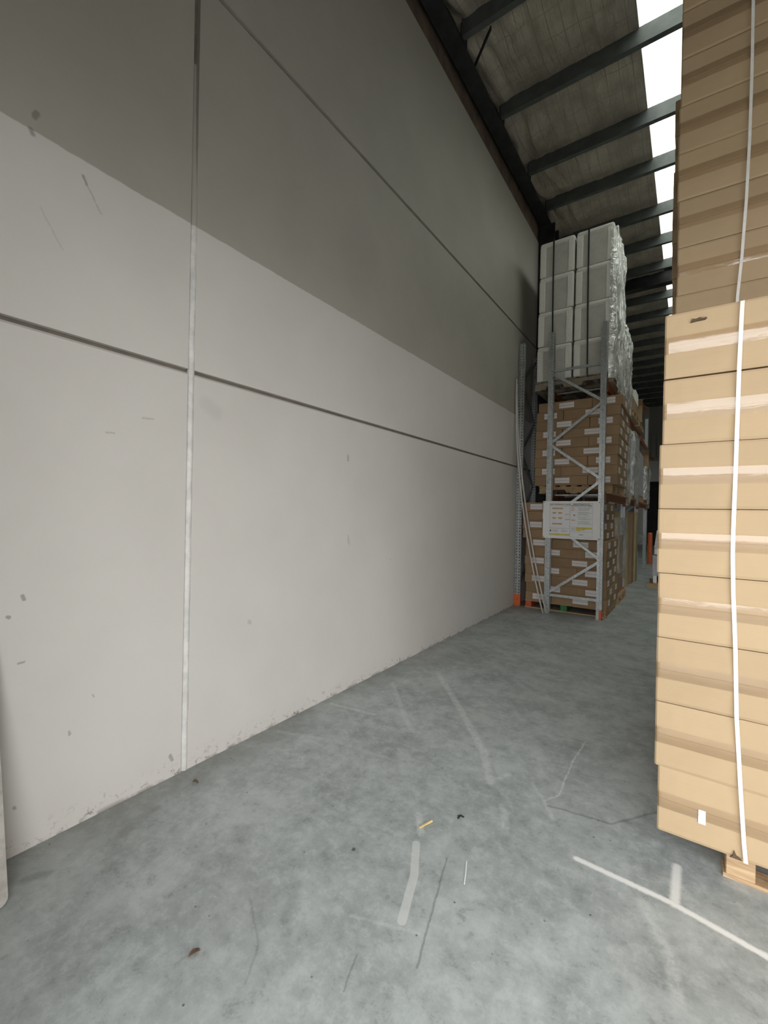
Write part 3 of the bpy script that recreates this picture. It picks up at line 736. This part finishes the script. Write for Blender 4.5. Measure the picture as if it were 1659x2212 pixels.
# sign on the frame
def make_sign():
    t = thing('load_sign', 'white safe working loads sign riveted across the near rack frame', 'sign', (-1.508, 7.188, 1.498))
    W, H = .838, .588
    bm = BM(); box(bm, -W/2, W/2, -.002, .002, -H/2, H/2, .001); obj('sign_board', bm, M['board'], t)
    px0, px1 = -.315, .315
    def rect(bm, u0, u1, v0, v1, d):   # u,v in 0..1 of the printed sheet, v down
        x0 = px0+(px1-px0)*u0; x1 = px0+(px1-px0)*u1; z1 = .262-.53*v0; z0 = .262-.53*v1
        box(bm, x0, x1, -.0026-d, -.0022, z0, z1)
    bm = BM(); rect(bm, 0, .485, 0, .965, 0); obj('printed_sheet', bm, M['poster'], t)
    bm = BM(); rect(bm, .49, 1, 0, 1, 0); obj('printed_sheet', bm, M['poster'], t)
    bm = BM()
    for u0, u1, v0, v1 in ((0, .485, 0, .006), (0, .485, .96, .966), (0, .004, 0, .966), (.482, .489, 0, .99), (.488, 1, 0, .006), (.996, 1, 0, 1), (.488, 1, .994, 1), (0, .485, .095, .1), (.49, 1, .095, .1), (0, .485, .735, .74), (.49, 1, .83, .836), (.49, .63, .685, .69)):
        rect(bm, u0, u1, v0, v1, .0004)
    obj('ruled_border', bm, M['inkgrey'], t)
    bm = BM()
    for u0, u1, v0, v1 in ((.06, .315, .135, .175), (.07, .16, .27, .295), (.205, .305, .27, .295), (.085, .145, .295, .315), (.22, .29, .295, .315), (.065, .16, .425, .45), (.205, .305, .425, .45), (.085, .145, .45, .468), (.22, .29, .45, .468),
                           (.07, .19, .595, .635), (.20, .295, .595, .635), (.37, .48, .325, .342), (.37, .48, .475, .492), (.51, .61, .485, .505), (.51, .6, .125, .135), (.51, .58, .15, .16), (.51, .6, .178, .188), (.51, .58, .205, .215)):
        rect(bm, u0, u1, v0, v1, .0008)
    obj('load_diagram', bm, M['inkorange'], t)
    bm = BM(); rect(bm, .005, .48, .905, .95, .0008); rect(bm, .63, .99, .70, .755, .0008); rect(bm, .64, .83, .755, .785, .0008); rect(bm, .64, .74, .785, .81, .0008)
    obj('yellow_bar', bm, M['inkyellow'], t)
    bm = BM()
    for k in range(19):
        v = .125+.0265*k; u1 = .98 - (.07 if k % 4 == 3 else 0) - (.03*(k % 3))
        if k % 5 == 4: continue
        rect(bm, .67 if k % 5 else .655, u1, v, v+.010, .0006)
    for k in range(4): rect(bm, .51, .62, .715+.024*k, .724+.024*k, .0006)
    for k in range(3): rect(bm, .06+.01*k, .21, .80+.02*k, .809+.02*k, .0006)
    for k in range(3): rect(bm, .27+.01*k, .44-.01*k, .80+.02*k, .809+.02*k, .0006)
    rect(bm, .69, .80, .90, .915, .0006); rect(bm, .71, .78, .925, .937, .0006); rect(bm, .01, .46, .752, .76, .0006)
    obj('body_text', bm, M['inkline'], t)
    bm = BM(); rect(bm, .012, .045, .80, .845, .0008); rect(bm, .565, .60, .335, .365, .0008)
    obj('emblem', bm, M['inkblack'], t)
    for txt, u, v, size in (('SAFE WORKING LOADS', .25, .060, .0290), ('MAINTENANCE OF', .745, .045, .0270), ('RACKING STRUCTURES', .745, .086, .0270)):
        cu = bpy.data.curves.new('heading', 'FONT'); cu.body = txt; cu.size = size; cu.align_x = 'CENTER'; cu.extrude = .0002; cu.offset = .0006
        cu.materials.append(M['inkblack'])
        tmp = bpy.data.objects.new('heading_curve', cu); me = bpy.data.meshes.new_from_object(tmp); bpy.data.objects.remove(tmp); o = bpy.data.objects.new('heading', me); o.location = (px0+(px1-px0)*u, -.0032, .262-.53*v); o.rotation_euler = (PI/2, 0, 0); link(o, t)
    for sx in (-1, 1):
        for sz in (-1, 1):
            bm = BM(); tube(bm, [(sx*.405, -.002, sz*.275), (sx*.405, -.006, sz*.275)], .007, 10); obj('rivet', bm, M['darksteel'], t)
make_sign()

# spare frame standing against the wall, perforated faces to the camera
t = thing('spare_rack_frame', 'spare galvanised upright frame stored flat against the left wall', 'rack frame', (-2.394, 7.42, 0))
for y in (0, .78): add_post(t, 0, y, 0)
for i in range(7):
    z0 = .35+.58*i; a, b = (.08, .78) if i % 2 == 0 else (.78, .08)
    bm = BM(); bar(bm, (0, a, z0), (0, b, z0+.56), .03, .04, (0, 0, 1)); obj('brace', bm, M['galvdark'], t)
bm = BM(); box(bm, -.052, .052, -.006, .05, .0, .20, .003); f = obj('foot_guard', bm, M['orange'], t); f['label'] = 'orange foot guard'
# two bendy white conduits leaning from the floor to the wall
for i, (P0, off) in enumerate((((-1.885, 7.135), 0.0), ((-1.836, 7.150), 1.0))):
    x0, y0 = P0; pts = []
    top = (-2.425, 7.26 if i == 0 else 7.30, 3.86 if i == 0 else 3.78)
    for k in range(25):
        s = k/24; z = .0 + top[2]*s
        q = 1-(1-s)**2.0 if i == 0 else 1-(1-s)**1.72
        pts.append((x0 + (top[0]-x0)*q, y0 + (top[1]-y0)*s, z))
    bm = BM(); tube(bm, pts, .0125, 10)
    tag(obj('pvc_conduit', bm, M['pvc'], smooth=True), ['thin white conduit bowing up to the wall, left of the leaning two', 'thin white conduit leaning up to the wall, right of the leaning two'][i], 'pipe', 'leaning white conduits')

# ------------------------------------------------------------------ labelled brown cartons
CL, CW = .82, .42
def carton_proto(H):
    bm = BM(); box(bm, -CL/2+.002, CL/2-.002, -CW/2+.002, CW/2-.002, 0, H-.0015, .004)
    o = obj('carton', bm, M['card'])
    def lab(nm, cx, cy, w, h, ax):
        bm = BM()
        if ax == 'y': box(bm, -w/2, w/2, -.0006, .0006, -h/2, h/2)
        else: box(bm, -.0006, .0006, -w/2, w/2, -h/2, h/2)
        l = obj('label', bm, M['paper'], o); l.location = (cx, cy, H*.52); return l
    for s in (-1, 1):
        lab('label', -.03*s, s*(CW/2-.0015), .225, .085, 'y'); lab('label', s*(CL/2-.0015), .01*s, .20, .09, 'x')
    return o
def load(x0, y0, z0, layers, H, where, start_even, xoff):
    """pinwheel layers of three visible cartons each"""
    proto = carton_proto(H); first = True
    S = CL+CW
    for k in range(layers):
        even = (k % 2 == 0) == start_even
        ox = xoff(k)
        if even:   # narrow end front-left, long side front-right, narrow block behind on the aisle side
            spots = [('front left', CW/2, CL/2, PI/2), ('front right', CW+CL/2, CW/2, 0), ('aisle side rear', S-CW/2, CW+CL/2, PI/2), ('wall side rear', CL/2, CL+CW/2, 0)]
        else:
            spots = [('front left', CL/2, CW/2, 0), ('front right', CL+CW/2, CL/2, PI/2), ('aisle side rear', S-CL/2, CL+CW/2, 0), ('wall side rear', CW/2, CW+CL/2, PI/2)]
        for nm, cx, cy, rz in spots:
            c = proto if first else copy_tree(proto); first = False
            c.location = (x0+ox+cx + random.uniform(-.004, .004), y0+cy + random.uniform(-.003, .005), z0+H*k)
            c.rotation_euler = (0, 0, rz + (PI if random.random() < .5 else 0) + random.uniform(-.004, .004))
            tag(c, f'brown carton with white label, {nm}, {ORD[k]} layer of the {where}', 'carton', f'labelled cartons of the {where}')
rl = random.Random(4)
offs = [rl.uniform(-.008, .008) for _ in range(12)]
load(-2.262, 7.40, .13, 11, .1497, 'floor level load', True, lambda k: (offs[k] + (.02 if k < 2 else 0)) if k < 7 else offs[k]*.5-.055)
load(-2.135, 7.40, 2.055, 9, .1520, 'middle rack load', False, lambda k: [0, 0, -.006, .004, .004, .012, .016, .02, .045][k])
make_pallet('pallet with orange and green bearers under the floor level cartons', 1.165, 1.25, .13, ['redorange', 'green', 'wood'], False, 'wood', (-1.637, 8.0, 0))
make_pallet('pale notched pallet under the labelled cartons on the middle level', 1.10, 1.165, .132, None, True, 'wood', (-1.52, 8.02, 1.922), PI/2)
# ------------------------------------------------------------------ white foam boxes
def foam_box(W, D, H):
    t = bpy.data.objects.new('foam_box', None); link(t); t.empty_display_size = .1
    bm = BM()
    # body narrower than the rim, corner posts and rim stand proud of recessed panels
    box(bm, -W/2+.014, W/2-.014, -D/2+.014, D/2-.014, 0, H-.03)
    pw = .10; r = .07
    for sx in (-1, 1):
        for sy in (-1, 1):
            x0, x1 = sorted((sx*W/2, sx*(W/2-pw))); y0, y1 = sorted((sy*D/2, sy*(D/2-pw)))
            box(bm, x0, x1, y0, y1, 0, H-r+.01, .016, 2)
    box(bm, -W/2, W/2, -D/2, D/2, H-r-.012, H-.002, .036, 4)
    obj('body', bm, M['foam'], t)
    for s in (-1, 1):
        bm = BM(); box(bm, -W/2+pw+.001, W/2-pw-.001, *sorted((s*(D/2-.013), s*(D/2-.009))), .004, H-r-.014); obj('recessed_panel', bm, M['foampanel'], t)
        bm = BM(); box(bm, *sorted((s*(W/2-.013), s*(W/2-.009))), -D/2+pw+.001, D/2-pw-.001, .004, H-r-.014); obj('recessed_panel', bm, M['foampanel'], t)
    return t
FW, FH = .545, .569
FX, FY, FZ = -2.112, 7.30, 3.765
proto = foam_box(FW-.012, FW-.012, FH); first = True
for k in range(4):
    for j in range(2):
        for i in range(2):
            c = proto if first else copy_tree(proto); first = False
            c.location = (FX+FW*(i+.5)+(.018 if i else 0) + [0, .004, .012, .016][k]*(1 if i else 1.2), FY+FW*(j+.5)+j*.01, FZ+FH*k)
            tag(c, f'white foam box, {ORD[k] if k<3 else "top"} row of the stack, {["front","rear"][j]} {["wall side","aisle side"][i]}', 'foam box', 'white foam boxes on the rack top')
make_pallet('dark timber pallet under the white foam boxes', 1.165, 1.10, .145, None, True, 'greywood', (-1.55, 7.86, 3.617), PI/2)
ztopf = FZ+FH*4
for i, x in enumerate((-1.868, -1.345)):
    strap('strap', ['dark green strap over the white foam boxes, wall side one', 'dark green strap over the white foam boxes, aisle side one'][i], M['greenstrap'],
          [(x+.015, FY+.0, FZ-.04), (x+.015, FY-.012, FZ+.02), (x+.005, FY-.012, FZ+.9), (x, FY-.012, FZ+1.6), (x, FY-.012, ztopf-.01), (x, FY-.004, ztopf)], .024, FY+2*FW+.012, ztopf+.002, FZ, 'dark straps on the foam boxes')
# stretch film clinging to the aisle side
def wrap_sheet(x, y0, y1, z0, z1, amp, seed, ny=70, nz=150, lip=.05):
    bm = BM(); rows = []
    for j in range(nz+1):
        v = j/nz; row = []
        for i in range(ny+1):
            u = i/ny
            y = y0-lip + (y1-y0+2*lip)*u
            z = z0 + (z1-z0)*v - (.22*u*(1-v)**8) + .03*mnoise.noise(Vector((u*3, seed, 0)))*(1-v)
            yc = min(max(y, y0), y1); bx = 0.0
            if y < y0: bx = -(y0-y)*1.0; y = y0-.014
            if y > y1: bx = -(y-y1)*1.0; y = y1+.014
            yy = y*1.0; q = Vector(((yy*3.2 + z*1.5)*1.15 + seed, (z - .5*yy)*1.2, seed))
            w = (1-abs(mnoise.noise(q))*2.2)*amp + (1-abs(mnoise.noise(q*2.3 + Vector((3, 1, 0))))*2)*amp*.45 + mnoise.noise(Vector((yy*1.2, z*2.2, seed)))*amp*.6
            w = max(0.0, w)
            row.append(bm.verts.new((x + bx + (w+.006 if bx == 0 else 0), y, z)))
        rows.append(row)
    for j in range(nz):
        for i in range(ny): bm.faces.new((rows[j][i], rows[j][i+1], rows[j+1][i+1], rows[j+1][i]))
    return bm
xr = FX+2*FW+.022
tag(obj('stretch_wrap', wrap_sheet(xr+.012, FY+.0, FY+2*FW+.02, FZ-.10, ztopf-.10, .035, 2.0), M['film'], smooth=True), 'shiny crinkled stretch wrap over the white foam boxes', 'stretch wrap')

# ------------------------------------------------------------------ further loads down the rack
def simple_load(name_words, x0, x1, y0, y1, z0, layers, H, cols, mat='card', group=None, top=None):
    for k in range(layers):
        for j in range(cols):
            bm = BM(); w = (y1-y0)/cols
            box(bm, x0+.003, x1-.003, y0+w*j+.003, y0+w*(j+1)-.003, z0+H*k, z0+H*(k+1)-.002, .005)
            o = obj('carton', bm, M[mat])
            tag(o, f'{name_words}, {ORD[k]} layer, {(["near end","far end"] if cols == 2 else ["near end","middle","far end"] if cols == 3 else ["only"])[j]} one', 'carton', group or name_words)
# near bay, second position (Y 8.7 - 9.8)
def pallet_at(lab, x, y, z, wood='wood', rot=PI/2, notched=True): return make_pallet(lab, 1.10, 1.10, .13, None, notched, wood, (x, y, z), rot)
pallet_at('floor pallet behind the labelled carton load', -1.55, 9.25, 0)
simple_load('brown carton behind the floor level labelled load', -2.1, -1.06, 8.72, 9.78, .13, 3, .36, 2, 'card', 'cartons behind the floor load')
bm = wrap_sheet(-1.055, 8.74, 9.76, .55, 1.55, .05, 5.0, 20, 40); tag(obj('loose_film', bm, M['filmthin'], smooth=True), 'loose crumpled clear film hanging over the floor cartons', 'plastic film')
pallet_at('middle level pallet under the shiny wrapped cartons', -1.5, 9.24, 1.922)
simple_load('wrapped grey carton on the middle level of the near bay', -2.02, -.99, 8.72, 9.76, 2.055, 3, .42, 2, 'palepack', 'wrapped cartons of the middle level near bay')
tag(obj('stretch_wrap', wrap_sheet(-.982, 8.72, 9.76, 2.0, 3.25, .03, 7.0, 24, 50), M['film'], smooth=True), 'shiny stretch wrap on the middle level behind the labelled cartons', 'stretch wrap')
pallet_at('upper level pallet behind the white foam boxes', -1.55, 9.24, 3.617, 'greywood')
simple_load('brown carton on the upper level behind the foam boxes', -2.1, -1.0, 8.70, 9.78, 3.75, 2, .36, 2, 'card', 'brown cartons on the upper level')
for j in range(2):
    for k in range(1):
        c = copy_tree(proto); c.location = (-1.30, 8.98+.55*j, 4.47)
        tag(c, f'white foam box on brown cartons behind the tall foam stack, {["near","far"][j]} one', 'foam box', 'white foam boxes on brown cartons')
tag(obj('stretch_wrap', wrap_sheet(-.99, 8.70, 9.80, 3.72, 4.96, .03, 9.0, 24, 60), M['film'], smooth=True), 'shiny stretch wrap on the upper level behind the foam boxes', 'stretch wrap')
# middle bay
pallet_at('middle level pallet at the start of the middle bay', -1.5, 10.6, 1.922); pallet_at('middle level pallet at the end of the middle bay', -1.5, 11.85, 1.922)
simple_load('pale wrapped pack on the middle level of the middle bay', -2.0, -.96, 10.05, 11.15, 2.055, 2, .62, 1, 'palepack', 'pale packs of the middle bay')
tag(obj('stretch_wrap', wrap_sheet(-.955, 10.05, 11.15, 2.0, 3.3, .03, 12.0, 18, 40), M['film'], smooth=True), 'shiny stretch wrap on the middle level of the middle bay', 'stretch wrap')
simple_load('pale wrapped pack at the far end of the middle bay', -2.0, -.94, 11.3, 12.4, 2.055, 2, .5, 1, 'palepack', 'pale packs at the far end of the middle bay')
pallet_at('upper level pallet of the middle bay', -1.5, 10.6, 3.617)
simple_load('low brown carton on the upper level of the middle bay', -2.0, -.98, 10.05, 11.15, 3.75, 1, .30, 2, 'card', 'low brown cartons on the upper level')
for i, (x, y) in enumerate(((-1.02, 10.1), (-.985, 10.75))):
    bm = BM(); box(bm, x-.05, x, y, y+.55, 4.05, 4.28 + .03*i, .008)
    tag(obj('foam_board', bm, M['foam']), f'pale upright board on the upper level, {["nearer","farther"][i]} of two', 'board', 'pale boards on the upper level')
# tall cartons on the floor in the middle bay
for i, (x0, x1, y0, y1, h, m, lab) in enumerate(((-1.75, -1.12, 11.02, 11.45, 1.68, 'palebrd', 'tall pale yellow carton standing on the floor in the dark aisle'),
                                            (-1.75, -1.075, 11.55, 11.95, 1.66, 'card', 'tall dark brown carton behind the tall pale one'),
                                            (-1.75, -1.035, 12.0, 12.35, 1.67, 'palebrd', 'tall tan carton farthest back of the three tall ones'))):
    bm = BM(); box(bm, x0, x1, y0, y1, .0, h, .008); tag(obj('tall_carton', bm, M[m]), lab, 'carton', 'tall cartons in the middle bay')
bm = BM(); box(bm, -1.6, -1.12, 13.55, 13.6, 0, .62, .004); tag(obj('white_panel', bm, M['white']), 'small white panel standing on the floor beyond the tall cartons', 'panel')
# far bay
pallet_at('middle level pallet of the far bay', -1.5, 13.3, 1.922)
simple_load('wrapped carton on the middle level of the far bay', -2.0, -.92, 12.75, 13.85, 2.055, 2, .38, 1, 'palepack', 'wrapped cartons of the far bay')
tag(obj('stretch_wrap', wrap_sheet(-.912, 12.75, 13.85, 2.0, 2.85, .03, 15.0, 18, 40), M['film'], smooth=True), 'shiny stretch wrap on the far bay load', 'stretch wrap')
def open_carton(label, loc, W, D, H):
    t = thing('open_carton', label, 'carton', loc, .1, 'open cartons in the far bay')
    bm = BM()
    for a in ((-W/2, W/2, -D/2, -D/2+.006), (-W/2, W/2, D/2-.006, D/2), (-W/2, -W/2+.006, -D/2, D/2), (W/2-.006, W/2, -D/2, D/2)): box(bm, *a, 0, H)
    box(bm, -W/2, W/2, -D/2, D/2, 0, .006); obj('body', bm, M['card'], t)
    for a, b in (((0, -D/2, H), (0, -D/2-.16, H+.09)), ((0, D/2, H), (0, D/2+.16, H+.10))):
        bm = BM(); bar(bm, a, b, W, .005, (0, 0, 1)); obj('flap', bm, M['card'], t)
    bm = BM(); bar(bm, (W/2, 0, H), (W/2+.13, 0, H-.08), D, .005, (0, 0, 1)); obj('flap', bm, M['card'], t)
    return t
open_carton('open brown carton with flaps up on the far bay wrapped load', (-1.15, 13.3, 2.816), .5, .6, .34)
open_carton('open brown carton with flaps up on the upper level of the middle bay', (-1.2, 11.85, 3.75), .5, .6, .4)
pallet_at('upper level pallet at the far end of the middle bay', -1.5, 11.85, 3.617)
# right hand side of the aisle
t = thing('pallet', 'timber skid under the pale boxes on the right of the aisle', 'pallet', (-.20, 11.75, 0), 0, 'wooden pallets')
bm = BM(); box(bm, -.55, .55, -.5, -.40, .0, .095, .004); obj('bearer', bm, M['wood'], t)
bm = BM(); box(bm, -.55, .55, .40, .5, .0, .095, .004); obj('bearer', bm, M['wood'], t)
bm = BM(); box(bm, -.43, .5, -.5, .5, .095, .115, .003); obj('deck_board', bm, M['wood'], t)
for i, (x0, x1, z0, z1, m) in enumerate(((-.63, -.56, .115, .27, 'white'), (-.645, -.53, .27, .72, 'palepack'), (-.615, -.53, .74, .86, 'white'))):
    bm = BM(); box(bm, x0, x1, 11.27, 12.2, z0, z1, .004)
    tag(obj('packed_panel', bm, M[m]), f'pale packed panel on the skid right of the aisle, {["bottom","tall middle","top"][i]} one', 'package', 'pale packs on the aisle skid')
bm = BM(); box(bm, -.50, .35, 11.27, 12.2, .115, .86, .006); tag(obj('crate', bm, M['darksteel']), 'dark crate on the skid beside the pale packed panels', 'crate')
bm = BM(); prism(bm, [(11.27, .865), (12.2, .865), (12.2, 1.25), (12.1, 1.25)], 'x', -.62, .3); tag(obj('sloped_carton', bm, M['palepack']), 'grey sloped carton on top of the packs right of the aisle', 'carton')
bm = BM(); tube(bm, [(-1.05, 16.9, 0), (-1.05, 16.9, 1.0), (-1.05, 16.9, 1.04)], [.07, .07, .05], 16); tag(obj('bollard', bm, M['orange'], smooth=False), 'orange bollard in the dark at the end of the aisle', 'bollard')

# ------------------------------------------------------------------ floor litter and the leaning board
bm = BM(); bar(bm, (-1.074, 1.885, .004), (-1.044, 1.962, .007), .008, .006); tag(obj('wood_splinter', bm, M['straw']), 'yellow wood splinter lying on the grey floor', 'splinter')
bm = BM(); pts = [(-.796, 1.833, .003), (-.783, 1.80, .004), (-.768, 1.76, .004), (-.753, 1.715, .003)]
ribbon(bm, pts, (1, .35, 0), .005, .0015, [(0, 0, 1)]*4); tag(obj('plastic_strip', bm, M['white']), 'thin white plastic strip lying on the floor', 'strip')
def leaf(label, loc, rot, L, W, mat, curl=.012):
    bm = BM(); n = 9; rows = []
    for i in range(n+1):
        u = i/n; w = W*math.sin(PI*min(1, u*.97+.02))**.8
        rows.append([bm.verts.new((L*(u-.5), w*s/2, .003+curl*abs(s)*math.sin(PI*u) + .004*math.sin(u*5))) for s in (-1, -.5, 0, .5, 1)])
    for i in range(n):
        for k in range(4): bm.faces.new((rows[i][k], rows[i+1][k], rows[i+1][k+1], rows[i][k+1]))
    o = obj('dead_leaf', bm, M[mat], None, True, loc, rot)
    md = o.modifiers.new('t', 'SOLIDIFY'); md.thickness = .0008
    return tag(o, label, 'leaf', 'dead leaves on the floor')
leaf('curled dead brown leaf on the floor in front, away from the wall', (-1.407, .886, 0), 1.45, .050, .017, 'leaf', .003)
leaf('dead brown leaf at the foot of the wall joint', (-2.29, 1.425, 0), .6, .04, .018, 'leaf')
bm = BM()
for a, b in (((-.955, 2.075), (-.94, 2.09)), ((-.948, 2.06), (-.945, 2.088)), ((-.945, 2.088), (-.925, 2.085))): bar(bm, (*a, .004), (*b, .006), .006, .005)
tag(obj('black_scrap', bm, M['debris']), 'small crooked black scrap on the floor near the yellow splinter', 'scrap')
# cream board leaning at the left edge of the photo
bm = BM(); r = .03; poly = []
for cx, cz, a0 in ((-.16+r, r, PI), (.0-r, r, 1.5*PI)):
    for k in range(5): a = a0 + (PI/2)*k/4; poly.append((cx+r*math.cos(a), cz+r*math.sin(a)))
poly += [(0, 1.02), (-.16, 1.02)]
prism(bm, poly, 'y', -.035, .0)
o = tag(obj('leaning_board', bm, M['batten']), 'cream rounded board leaning by the wall at the left edge of the photo', 'board')
o.location = (-2.190, .556, .002); o.rotation_euler = (-.245, 0, PI/2)

# ------------------------------------------------------------------ light
w = bpy.data.worlds.new('overcast_sky'); SC.world = w; w.use_nodes = True
nt = w.node_tree; nt.nodes.clear()
ou = nt.nodes.new('ShaderNodeOutputWorld'); bg = nt.nodes.new('ShaderNodeBackground')
tc = nt.nodes.new('ShaderNodeTexCoord'); sp = nt.nodes.new('ShaderNodeSeparateXYZ'); mr = nt.nodes.new('ShaderNodeMapRange'); mx = nt.nodes.new('ShaderNodeMix'); mx.data_type = 'RGBA'
nt.links.new(tc.outputs['Generated'], sp.inputs[0]); nt.links.new(sp.outputs['Z'], mr.inputs['Value'])
mr.inputs['From Min'].default_value = 0; mr.inputs['From Max'].default_value = 1
mx.inputs[6].default_value = (1.15, 1.14, 1.12, 1); mx.inputs[7].default_value = (0.86, 0.88, 0.88, 1)
nt.links.new(mr.outputs[0], mx.inputs[0]); nt.links.new(mx.outputs[2], bg.inputs[0]); bg.inputs[1].default_value = 5.3
nt.links.new(bg.outputs[0], ou.inputs[0])
def portal(name, sx, sy, loc, rot):
    l = bpy.data.lights.new(name, 'AREA'); l.shape = 'RECTANGLE'; l.size = sx; l.size_y = sy
    l.cycles.is_portal = True
    o = bpy.data.objects.new(name, l); o.location = loc; o.rotation_euler = rot; C.objects.link(o)
portal('door_portal', JR-JL, LINTEL, ((JL+JR)/2, YF-.21, LINTEL/2), (PI/2, 0, 0))

SC.view_settings.view_transform = 'Standard'; SC.view_settings.look = 'None'
SC.view_settings.exposure = 0.0; SC.view_settings.gamma = 1.0; SC.view_settings.use_curve_mapping = False
SC.cycles.use_denoising = True
SC.cycles.max_bounces = 10; SC.cycles.diffuse_bounces = 6; SC.cycles.transparent_max_bounces = 16
SC.cycles.sample_clamp_indirect = 6.0
